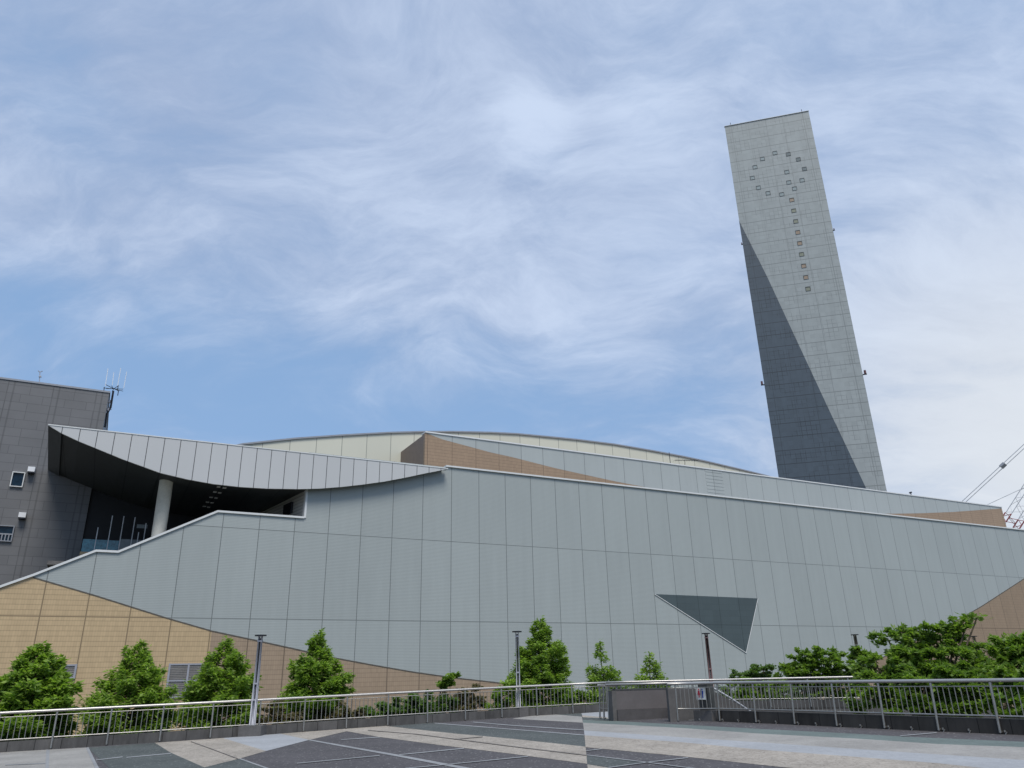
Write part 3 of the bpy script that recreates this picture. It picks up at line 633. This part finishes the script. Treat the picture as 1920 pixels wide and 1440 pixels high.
# ------------------------------------------------------------------ dark block on the left
DD = 58.
K, KL = frame_root('dark_block', -8, DD, LOW, UW, NW, ANG); tag(K, 'charcoal tiled block behind the canopy at the left edge', 'building')
ue2 = fp(205, 737, DD)[0]; tz = fp(205, 737, DD)[1]
MB().box(ue2-34, ue2, DD, DD+18, LOW, tz).build('wall', CHAR, K, KL)
MB().box(ue2-34.05, ue2+.06, DD-.06, DD+18.05, tz+.002, tz+.13).build('roof_edge', GREYTRIM, K, KL)
def kwin(x0, y0, x1, y1, lou=False):
    (ua, zb_), (ub, za) = fp(x0, y1, DD), fp(x1, y0, DD)
    w0 = MB().box(ua, ub, DD-.03, DD-.005, zb_, za).build('window', DGLASS, K, KL)
    f_ = MB(); e = .055
    f_.box(ua-e, ua, DD-.14, DD-.004, zb_-e, za+e); f_.box(ub, ub+e, DD-.14, DD-.004, zb_-e, za+e); f_.box(ua, ub, DD-.14, DD-.004, za, za+e); f_.box(ua, ub, DD-.14, DD-.004, zb_-e, zb_)
    if lou:
        f_.box(ua, ub, DD-.1, DD-.032, zb_+.38, zb_+.46)
        for i in range(5): f_.box(ua+i*(ub-ua)/5, ua+i*(ub-ua)/5+.06, DD-.1, DD-.032, zb_, zb_+.38)
    f_.build('frame', COPE if not lou else GREYTRIM, w0, (0, 0, 0))
kwin(20, 888, 46, 911); kwin(-12, 988, 26, 1013, True)
for (x, y, s) in ((59, 881, 1), (42, 966.5, 1)):
    u, z = fp(x, y, DD-.3); m = MB(); m.prism([(u-.2, z-.15), (u+.2, z-.15), (u+.2, z+.17), (u-.2, z+.17)], DD-.5, DD-.005)
    h = m.build('exhaust_hood', WHITE, K, KL); MB().box(u-.18, u+.18, DD-.48, DD-.03, z-.24, z-.152).build('grille', BLACK, h, (0, 0, 0))
# antennas
ar, AL = frame_root('whip_antenna_mast', ue2+.3, DD+.6, tz-3, UW, NW, ANG); tag(ar, 'dark bent mast with four white whip antennas on the dark block corner', 'antenna')
d_ = DD+.6
def fq(x, y): u, z = fp(x, y, d_); return (u, d_, z)
MB().tube([fq(197,801), fq(200.5,776), fq(207.5,764), fq(212.5,733)], .07, 8).build('mast', BLACK, ar, AL)
m = MB(); hub = np.array(fq(213, 729))
for k in range(9):
    a = k*2*math.pi/9+.3; m.tube([tuple(hub), (hub[0]+.66*math.cos(a), hub[1]+.66*math.sin(a), hub[2]+(.10 if k % 2 else -.02))], .022, 5)
for k in (1, 4, 7): a = k*2*math.pi/9+.3; m.tube([(hub[0]+.6*math.cos(a), hub[1]+.6*math.sin(a), hub[2]-.3), (hub[0]+.6*math.cos(a), hub[1]+.6*math.sin(a), hub[2]+.05)], .03, 5)
m.build('spokes', BLACK, ar, AL)
for (xa, ya, xb, yb) in [(197.5,724,202.5,691),(210.5,722,213.5,698),(220.5,724,226.5,690),(232,728,237.5,697)]:
    MB().tube([fq(xa, ya), fq(xb, yb)], .022, 6).build('whip', WHITE, ar, AL)
for (x, y) in ((205.5,753),(203.5,768)):
    u, dd, z = fq(x, y); m = MB(); m.tube([(u-.05, dd, z-.1), (u-.05, dd, z+.1)], .11, 10); m.tube([(u, dd, z), fq(210, y)], .02, 5); m.build('junction', ALU, ar, AL)
wr, WL = frame_root('wind_sensor', fp(74,717,DD+.4)[0], DD+.4, tz+.13, UW, NW, ANG); tag(wr, 'thin wind sensor mast on the roof edge of the dark block', 'wind sensor')
d_ = DD+.4; MB().tube([fq(73.5,720), fq(75,697)], .03, 6).build('mast', ALU, wr, WL)
u, dd, z = fq(75, 697.5); MB().tube([(u-.13, dd, z+.08), (u, dd, z-.02), (u+.13, dd, z+.1)], .03, 6).build('vane', GREYTRIM, wr, WL)
u, dd, z = fq(75.5, 705.5); MB().tube([(u, dd, z-.06), (u, dd, z+.04)], .10, 10, r2=.05).build('cup', GREYTRIM, wr, WL)
# roof antenna + mast on the upper block
tr_, TL = frame_root('tv_antenna', fp(1285,862,DU+2)[0], DU+2, TU, UW, NW, ANG); tag(tr_, 'thin television aerial above the cream arched roof edge', 'antenna'); d_ = DU+2
MB().tube([fq(1284.5,884), fq(1284,862)], .025, 5).build('mast', BLACK, tr_, TL)
m = MB(); m.tube([fq(1266,863), fq(1308,863.5)], .02, 5)
for k in range(9):
    x = 1266+k*5; u, dd, z = fq(x, 863); m.tube([(u, dd-.35, z), (u, dd+.35, z)], .012, 4); m.tube([(u, dd, z-.07), (u, dd, z+.07)], .014, 4)
m.build('aerial_elements', BLACK, tr_, TL)
ts, TSL = frame_root('lightning_rod', fp(1256,870,DU+1)[0], DU+1, TU, UW, NW, ANG); tag(ts, 'short upright rod left of the television aerial', 'rod'); d_ = DU+1
MB().tube([fq(1257,869), fq(1254.5,848)], .03, 5).build('rod', BLACK, ts, TSL)
ts, TSL = frame_root('roof_speaker', fp(1708,927,DU+.4)[0], DU+.4, TU, UW, NW, ANG); tag(ts, 'tiny dark loudspeaker on the coping right of the chimney', 'loudspeaker'); d_ = DU+.4
u, dd, z = fq(1708, 926); MB().tube([(u, dd, TU), (u, dd, z+.12)], .06, 6).tube([(u-.2, dd, z+.1), (u+.15, dd, z+.2)], .09, 8).build('speaker_horn', BLACK, ts, TSL)  # horn of the roof loudspeaker on its short post, not a lamp
# ------------------------------------------------------------------ chimney tower
AT = R(180-75.56); UT = np.array([math.sin(AT), math.cos(AT), 0]); NTW = np.array([-math.cos(AT), math.sin(AT), 0]); DT = 115.
def ft(px, py, D=DT):
    r = ray(px, py); P = EYE+r*(D/(r@NTW)); return (float(P@UT), float(P[2]))
T, TWLc = frame_root('chimney_tower', 17.7, DT, LOW, UT, NTW, math.pi/2-AT); tag(T, 'tall grey tiled chimney tower with a clock face of small windows', 'chimney tower')
UL, URR, TT = 10.66, 24.78, 92.3
V = [(UL,DT,LOW),(URR,DT,LOW),(22.6,DT+9,LOW),(15.2,DT+9,LOW),(UL,DT,TT),(URR,DT,TT),(22.6,DT+9,TT),(15.2,DT+9,TT)]
mesh('shaft', V, [(0,3,2,1),(4,5,6,7),(0,1,5,4),(1,2,6,5),(2,3,7,6),(3,0,4,7)], TWL, T, TWLc)
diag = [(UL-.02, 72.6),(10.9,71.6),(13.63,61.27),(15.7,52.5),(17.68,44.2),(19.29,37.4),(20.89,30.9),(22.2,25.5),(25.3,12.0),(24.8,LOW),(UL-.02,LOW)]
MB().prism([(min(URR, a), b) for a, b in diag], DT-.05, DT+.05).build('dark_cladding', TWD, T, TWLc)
MB().box(UL-.05, URR+.05, DT-.12, DT+.4, TT+.002, TT+.06).build('roof_edge', COPE, T, TWLc)
pan = {'g': PANEG, 'p': PANEL_, 't': PANET, 'o': PANEO}
wins = []
for k in range(12):
    a = R(k*30+15-15+0); 
cc = (18.1, 80.62)
cw = [(18.17,84.88,'p'),(16.0,84.15,'p'),(14.57,82.72,'p'),(13.87,80.63,'p'),(14.57,78.48,'p'),(15.95,77.09,'p'),(18.07,76.41,'p'),(20.21,77.13,'p'),(21.63,78.53,'p'),(22.33,80.66,'g'),(21.67,82.77,'g'),(20.25,84.18,'g'),
      (19.5,80.64,'p'),(19.5,78.53,'p'),(19.45,75.02,'t'),(19.45,72.9,'o'),(19.45,70.82,'o'),(19.45,68.7,'t'),(19.43,66.62,'t'),(19.4,64.55,'o'),(19.4,62.4,'t'),(19.4,60.3,'t'),(19.4,58.22,'o')]
for (u, z, c) in cw:
    e = .37; m = MB(); m.box(u-e, u-e+.06, DT-.05, DT-.004, z-e, z+e); m.box(u+e-.06, u+e, DT-.05, DT-.004, z-e, z+e); m.box(u-e+.06, u+e-.06, DT-.06, DT-.004, z+e-.09, z+e); m.box(u-e+.06, u+e-.06, DT-.05, DT-.004, z-e, z-e+.05)  # frame bars; the thicker dark top one stands in for the recess shadow
    w0 = m.build('window', WFRAME, T, TWLc); MB().box(u-e+.06, u+e-.06, DT-.02, DT-.006, z-e+.05, z+e-.09).build('pane', pan[c], w0, (0, 0, 0))
for (x, y, s) in ((1618.5,702,.75),(1430,721.5,.7),(1563.5,431.5,.35),(1391.3,458,.35)):
    u, z = ft(x, y); e = UL if u < 17 else URR; m = MB(); sg_ = -1 if u < 17 else 1
    m.box(min(e+sg_*.01, e+sg_*.75*s), max(e+sg_*.01, e+sg_*.75*s), DT-.1, DT+.1, z-.08, z+.05)
    b0 = m.build('light_bracket', BLACK, T, TWLc); MB().tube([(e+sg_*.5*s, DT, z+.051), (e+sg_*.5*s, DT, z+.051+.75*s)], .22*s, 10).build('warning_light', simple('dull_red', (.12, .05, .05), .5), b0, (0, 0, 0))
for (x, y) in ((1370,231),(1504,206)):
    u, z = ft(x, y); MB().tube([(u, DT+.5, TT+.2), (u, DT+.5, TT+1.0)], .05, 5).build('lightning_rod', BLACK, T, TWLc)
# ------------------------------------------------------------------ crane
CD = 170.
cb = at(1880, 1248, CD); cr = empty('crawler_crane', (cb[0], cb[1], LOW)); tag(cr, 'red and grey lattice boom crane behind the right end of the building', 'crane')
cbv = np.array([cb[0], cb[1], LOW])
foot = at(1893, 984, CD)-cbv; tipd = at(1960, 880, CD)-cbv; d = tipd-foot; d /= np.linalg.norm(d)
low_ = foot-d*((foot[2]-1.5)/d[2]); side = np.cross(d, np.array([0, 1., 0])); side /= np.linalg.norm(side); fwdv = np.cross(d, side)
def lattice(a, L, w_, mat, name, r=.09, step=2.0):
    m = MB(); cs = [(-1,-1),(1,-1),(1,1),(-1,1)]
    P = lambda s, c: tuple(a+d*s+side*c[0]*w_/2+fwdv*c[1]*w_/2)
    for c in cs: m.tube([P(0, c), P(L, c)], r, 5)
    k = int(L/step)
    for i in range(k):
        for j in range(4):
            c, e = cs[j], cs[(j+1) % 4]
            m.tube([P(i*step, c), P((i+1)*step, e)] if i % 2 else [P(i*step, e), P((i+1)*step, c)], r*.5, 4, cap=False)
    m.build(name, mat, cr)
lattice(low_, np.linalg.norm(foot-low_)-.1, 2.4, CRGREY, 'lower_boom'); lattice(foot, 1.8, 2.5, CRRED, 'boom_joint', .12, .9); lattice(foot+d*1.9, 46, 2.4, CRGREY, 'upper_boom', .07, 1.6)
MB().box(-3, 3, -2, 2, .05, 1.1).build('tracks', BLACK, cr, tuple(low_*np.array([1, 1, 0]))); MB().box(-4, 3, -1.6, 1.6, 1.2, 3.6).build('cab', CRRED, cr, tuple(low_*np.array([1, 1, 0])))
for (xa, ya, xb, yb, r) in [(1780,962,1960,796,.075),(1785,965,1960,804,.075),(1830,956,1960,896,.055)]:
    MB().tube([tuple(at(xa, ya, CD+2)-cbv), tuple(at(xb, yb, CD+2)-cbv)], r, 5).build('cable', CRGREY, cr)
MB().tube([tuple(at(1877, 876, CD+1.8)-cbv), tuple(at(1884, 869.5, CD+1.8)-cbv)], .5, 6).build('cable_joint', GREYTRIM, cr)
# ------------------------------------------------------------------ vegetation
rng = np.random.default_rng(11)
def leaves(name, C, Dr, L, Wd, mat, root, base, flat=.5):
    """C centres, Dr directions, one diamond-shaped leaf (4 verts) per centre"""
    n = len(C); Dr = Dr/np.linalg.norm(Dr, axis=1)[:, None]
    up = np.tile(np.array([0, 0, 1.]), (n, 1))+rng.normal(0, flat, (n, 3)); s = np.cross(Dr, up); s /= np.linalg.norm(s, axis=1)[:, None]+1e-9
    l = L*(.6+.8*rng.random(n))[:, None]; w_ = Wd*(.6+.8*rng.random(n))[:, None]
    V = np.empty((n*4, 3)); C = C-base
    V[0::4] = C; V[1::4] = C+Dr*l*.5+s*w_; V[2::4] = C+Dr*l; V[3::4] = C+Dr*l*.5-s*w_
    return fastmesh(name, V, np.arange(n*4).reshape(n, 4), mat, root)
def conifer(px, ytop, D, prof, label, psc=.68, mat=LEAF_A, nleaf=15000, lean=0., zbot=-3.2, name='young_tree', gap=.0, L=.155, Wd=.032, nb=135, group='young trees planted behind the railing'):
    top = at(px, ytop, D); base = np.array([top[0]+lean, top[1], LOW]); H = top[2]-LOW
    prof = [(a, b*psc) for a, b in prof]; root = empty(name, base); tag(root, label, 'tree', group)
    n = 9; tp = [np.array([base[0]+(top[0]-base[0])*k/n+rng.normal(0, .03), base[1]+rng.normal(0, .03), LOW+H*k/n]) for k in range(n+1)]; tp[-1] = top
    MB().tube([tuple(p-base) for p in tp], .10, 7, r2=.012).build('trunk', BARK, root, smooth=True)
    br = MB(); C = []; Dr = []; zt = top[2]
    zs = np.array([p[0] for p in prof]); rs = np.array([p[1] for p in prof])     # depth below the top -> radius
    tot = zt-zbot
    for i in range(nb):
        dz = tot*((i+.5)/nb)**.85; rad = np.interp(dz, zs, rs)*(.85+.45*rng.random()); rad *= (1.25 if rng.random() < .12 else 1)
        if rng.random() < gap: continue
        a = i*2.399+rng.normal(0, .3); k = (zt-dz-LOW)/H; c = base+(top-base)*k; c[2] = zt-dz-.18*rad
        tilt = .30+.25*rng.random(); dirv = np.array([math.cos(a), math.sin(a), tilt]); e = c+dirv*rad; mid = c+dirv*rad*.5+np.array([0, 0, .06*rad]); e[2] -= .12*rad
        br.tube([tuple(c-base), tuple(mid-base), tuple(e-base)], .012+.012*rad, 4, cap=False, r2=.005)
        m_ = int(nleaf/nb*max(.25, rad/ max(.2, rs.mean()))); s = rng.random(m_)**.6
        nt = max(4, int(rad*9)); ti = rng.integers(0, nt, m_); ts_ = .2+.8*(np.arange(nt)+.5)/nt; ta_ = rng.normal(0, .8, nt); side_ = np.where(np.arange(nt) % 2, 1, -1)*(.6+.5*rng.random(nt))
        # leaves sit along short side twigs
        tl = (.16+.34*(1-ts_))*rad+.08
        th = a+side_[ti]; q = rng.random(m_)
        P = c+(e-c)*(ts_[ti])[:, None]+np.stack([np.cos(th), np.sin(th), np.full(m_, .10)], 1)*(tl[ti]*q)[:, None]
        P += rng.normal(0, .03, (m_, 3)); P[:, 2] += rng.normal(0, .07, m_)-.10*q
        C.append(P); Dr.append(np.stack([np.cos(th+rng.normal(0, .8, m_)), np.sin(th+rng.normal(0, .8, m_)), rng.normal(-.05, .35, m_)], 1))
    br.build('branches', BARK, root)
    leaves('crown', np.concatenate(C), np.concatenate(Dr), L, Wd, mat, root, base)
    return root
def blobtree(name, blobs, basexy, label, cat='tree', mat=LEAF_B, nleaf=46000, L=.15, Wd=.045, limbs=True, group=None, dens=1.0, trunk_r=.14, twigs=12):
    """crown made of leafy sprays gathered round limb ends; blobs: (px,py,D,rx,rz)"""
    base = np.array([basexy[0], basexy[1], LOW]); root = empty(name, base); tag(root, label, cat, group); cs = [(at(a, b, D), rx, rz) for a, b, D, rx, rz in blobs]
    zc = min(c[2] for c, _, _ in cs); fork = np.array([base[0], base[1], max(LOW+.4, zc-1.2)])
    MB().tube([(0, 0, 0), tuple((fork-base)*.5+np.array([.05, 0, 0])), tuple(fork-base)], trunk_r, 8, r2=trunk_r*.6).build('trunk', BARK, root, smooth=True)
    br = MB(); C = []; Dr = []; vol = sum(rx*rx*rz for _, rx, rz in cs)**1.0
    for c, rx, rz in cs:
        mid = (fork+c)/2+np.array([0, 0, .25]); br.tube([tuple(fork-base), tuple(mid-base), tuple(c-base)], .05, 5, cap=False, r2=.02)
        nt = max(8, int(twigs*(rx*rx*rz)**.5*5)); m_ = int(nleaf*(rx*rx*rz)/vol/nt)+1
        for k in range(nt):
            v = rng.normal(size=3); v /= np.linalg.norm(v); rr = (.45+.6*rng.random()); e = c+v*np.array([rx, rx, rz])*rr; s = c+(e-c)*.25
            if k % 3 == 0: br.tube([tuple(c-base), tuple(e-base)], .012, 4, cap=False, r2=.004)
            q = rng.random(m_)**.7; hd = np.array([v[0], v[1], .1]); hd /= np.linalg.norm(hd)+1e-9
            dv = hd*.55+rng.normal(0, .12, 3); ln = .30+.25*rx
            P = e+dv*ln*(q-.5)[:, None]+rng.normal(0, .05, (m_, 3))*np.array([1, 1, .6])
            C.append(P); Dr.append(np.tile(hd, (m_, 1))+rng.normal(0, .7, (m_, 3))*np.array([1, 1, .5]))
    br.build('branches', BARK, root)
    leaves('crown', np.concatenate(C), np.concatenate(Dr), L, Wd, mat, root, base, .6)
    return root
PR = [(0, .03), (.35, .22), (.8, .55), (1.3, 1.05), (1.9, 1.5), (2.8, 1.65), (4.2, 1.5), (6, 1.2)]
conifer(75, 1208, 30.3, [(0,.05),(.3,.45),(.8,1.0),(1.4,1.35),(2.2,1.6),(3.4,1.7),(5,1.5)], 'rounded green tree nearest the left edge of the picture', nleaf=46000, L=.2, Wd=.045)
conifer(262, 1203, 30.2, [(0,.04),(.3,.35),(.8,.6),(1.2,1.2),(1.9,1.6),(2.8,1.7),(3.6,1.45),(5,1.3)], 'pointed green tree left of the louvred window', nleaf=44000)
conifer(425, 1198, 30.3, [(0,.04),(.4,.3),(.8,.8),(1.4,1.3),(2.2,1.5),(3.6,1.45),(5,1.2)], 'green tree directly left of the nearest tall lamp post', nleaf=44000)
conifer(597, 1185, 31.2, [(0,.04),(.3,.3),(.9,.6),(1.3,1.15),(1.9,1.35),(2.5,1.6),(3.2,1.1),(5,.9)], 'tiered pointed tree directly right of the nearest tall lamp post', gap=.08, nleaf=52000)
conifer(1013, 1160, 34.5, [(0,.04),(.3,.35),(.9,.6),(1.3,1.15),(2.2,1.45),(3.2,1.7),(4.5,1.5),(6,1.2)], 'tallest dense green tree behind the middle lamp post', nleaf=52000)
conifer(1124, 1202, 35.5, [(0,.03),(.4,.25),(.8,.45),(1.2,.8),(1.7,1.15),(2.6,1.5),(4,1.2)], 'sparse windswept tree right of the tallest tree', gap=.2, nleaf=17000, lean=.3)
conifer(1217, 1224, 36.5, [(0,.03),(.4,.25),(.8,.5),(1.2,.85),(1.8,1.0),(3,1.1)], 'smallest sparse pointed tree above the concrete parapet', gap=.15, nleaf=14000)
SHG = 'low shrubs behind the left railing'
blobtree('shrub', [(512,1342,29.5,.5,.45),(540,1358,29.5,.5,.4)], at(525,1350,29.5)[:2], 'pale shrub right of the nearest tall lamp post', 'shrub', LEAF_P, 3500, .12, .04, group=SHG)
blobtree('shrub', [(620,1350,30.5,.7,.4),(655,1338,30.5,.5,.45)], at(630,1350,30.5)[:2], 'reddish-tinged shrub at the foot of the tiered tree', 'shrub', LEAF_P, 4500, .12, .04, group=SHG)
blobtree('shrub', [(700,1340,31.5,.6,.35),(728,1334,31.5,.5,.4)], at(710,1340,31.5)[:2], 'low green shrub first to the right of the tiered tree', 'shrub', LEAF_C, 4500, .13, .045, group=SHG)
blobtree('shrub', [(765,1325,32,.55,.5),(790,1320,32,.5,.45),(778,1338,32,.6,.4)], at(775,1330,32)[:2], 'bushy green shrub in the middle of the left railing', 'shrub', LEAF_C, 6500, .14, .05, group=SHG)
blobtree('shrub', [(815,1325,32.5,.5,.4),(838,1322,32.5,.4,.3)], at(825,1325,32.5)[:2], 'green shrub below the small round-topped tree', 'shrub', LEAF_C, 4500, .14, .05, group=SHG)
blobtree('shrub', [(880,1305,33,.45,.55),(868,1330,33,.5,.35),(895,1325,33,.4,.35)], at(880,1320,33)[:2], 'thin wispy shrub right of the small round-topped tree', 'shrub', LEAF_P, 3000, .13, .045, group=SHG)
blobtree('shrub', [(940,1312,33,.45,.55),(930,1328,33,.5,.35),(955,1295,33,.35,.4)], at(942,1318,33)[:2], 'light shrub just left of the middle lamp post', 'shrub', LEAF_A, 3800, .13, .04, group=SHG)
sm = blobtree('small_tree', [(838,1278,32.6,.28,.20),(848,1268,32.6,.14,.12),(828,1284,32.6,.15,.12)], at(822,1340,32.6)[:2], 'small slanting tree with one round tuft above the left railing', 'tree', LEAF_B, 1500, .14, .06, trunk_r=.05)
blobtree('shrub', [(1085,1320,35,.7,.5),(1120,1310,35.5,.6,.5),(1150,1312,35.5,.5,.4)], at(1110,1320,35)[:2], 'dark shrub behind the railing under the sparse windswept tree', 'shrub', LEAF_B, 6000, .14, .045)
# right-hand vegetation
blobtree('shrub', [(1410,1262,43,.55,.4),(1432,1258,43,.5,.35),(1385,1270,43,.4,.3),(1420,1290,43,.8,.6)], at(1415,1275,43)[:2], 'small olive shrub above the far railing, right of the dark triangle', 'shrub', LEAF_C, 7000, .15, .05)
blobtree('round_shrub', [(1508,1240,40,.75,.55),(1545,1238,40,.7,.5),(1480,1262,40,.6,.5),(1530,1265,40,1.1,.7),(1575,1255,40,.8,.6),(1500,1290,40,1.1,.9),(1570,1290,40,1.1,.8)], at(1530,1280,40)[:2], 'rounded green tree clump left of the big spreading tree', 'tree', LEAF_B, 30000, .16, .05)
blobtree('shrub', [(1611,1222,37,.25,.35),(1618,1238,37,.4,.3)], at(1615,1260,37)[:2], 'dark leafy tip in front of the grey lamp post', 'shrub', LEAF_B, 2200, .17, .05)
big = [(1665,1198,27,.42,.16),(1690,1186,27,.40,.14),(1720,1205,27,.5,.25),(1745,1186,27,.38,.2),(1775,1180,27,.35,.2),(1798,1170,27,.28,.18),(1815,1160,27,.22,.10),(1832,1157,27,.14,.10),(1760,1215,27,.6,.35),(1790,1210,27,.5,.4),
       (1700,1232,26.5,.7,.35),(1645,1252,26.5,.55,.35),(1740,1245,26.5,.8,.5),(1800,1245,26.5,.75,.45),(1668,1285,26,.8,.5),(1735,1290,25.5,.9,.6),(1805,1290,25.5,.9,.6),(1630,1310,26,.6,.4),(1700,1325,25.5,.8,.35),(1770,1330,25.5,.8,.35)]
blobtree('spreading_tree', big, at(1740,1330,26)[:2], 'big spreading tree with long layered branches behind the near right railing', 'tree', LEAF_B, 62000, .15, .038, twigs=9)
blobtree('leafy_tree', [(1890,1208,29,.22,.25),(1905,1215,29,.5,.4),(1860,1240,28,.6,.4),(1840,1260,27.5,.6,.4),(1905,1250,28,.9,.6),(1880,1290,26,1.0,.6),(1940,1230,28,.9,.8),(1960,1290,27,1.2,.9),(1880,1325,25,.9,.4),(1850,1222,29,.3,.15)], at(1900,1330,27)[:2], 'leafy tree cut off by the right edge of the picture', 'tree', LEAF_B, 48000, .15, .04, twigs=9)
blobtree('shrub', [(1420,1296,39,1.0,.6),(1375,1300,40,.7,.5),(1460,1300,38,.9,.5)], at(1430,1300,39)[:2], 'dark shrub seen through the far railing bars', 'shrub', LEAF_B, 8000, .15, .05)
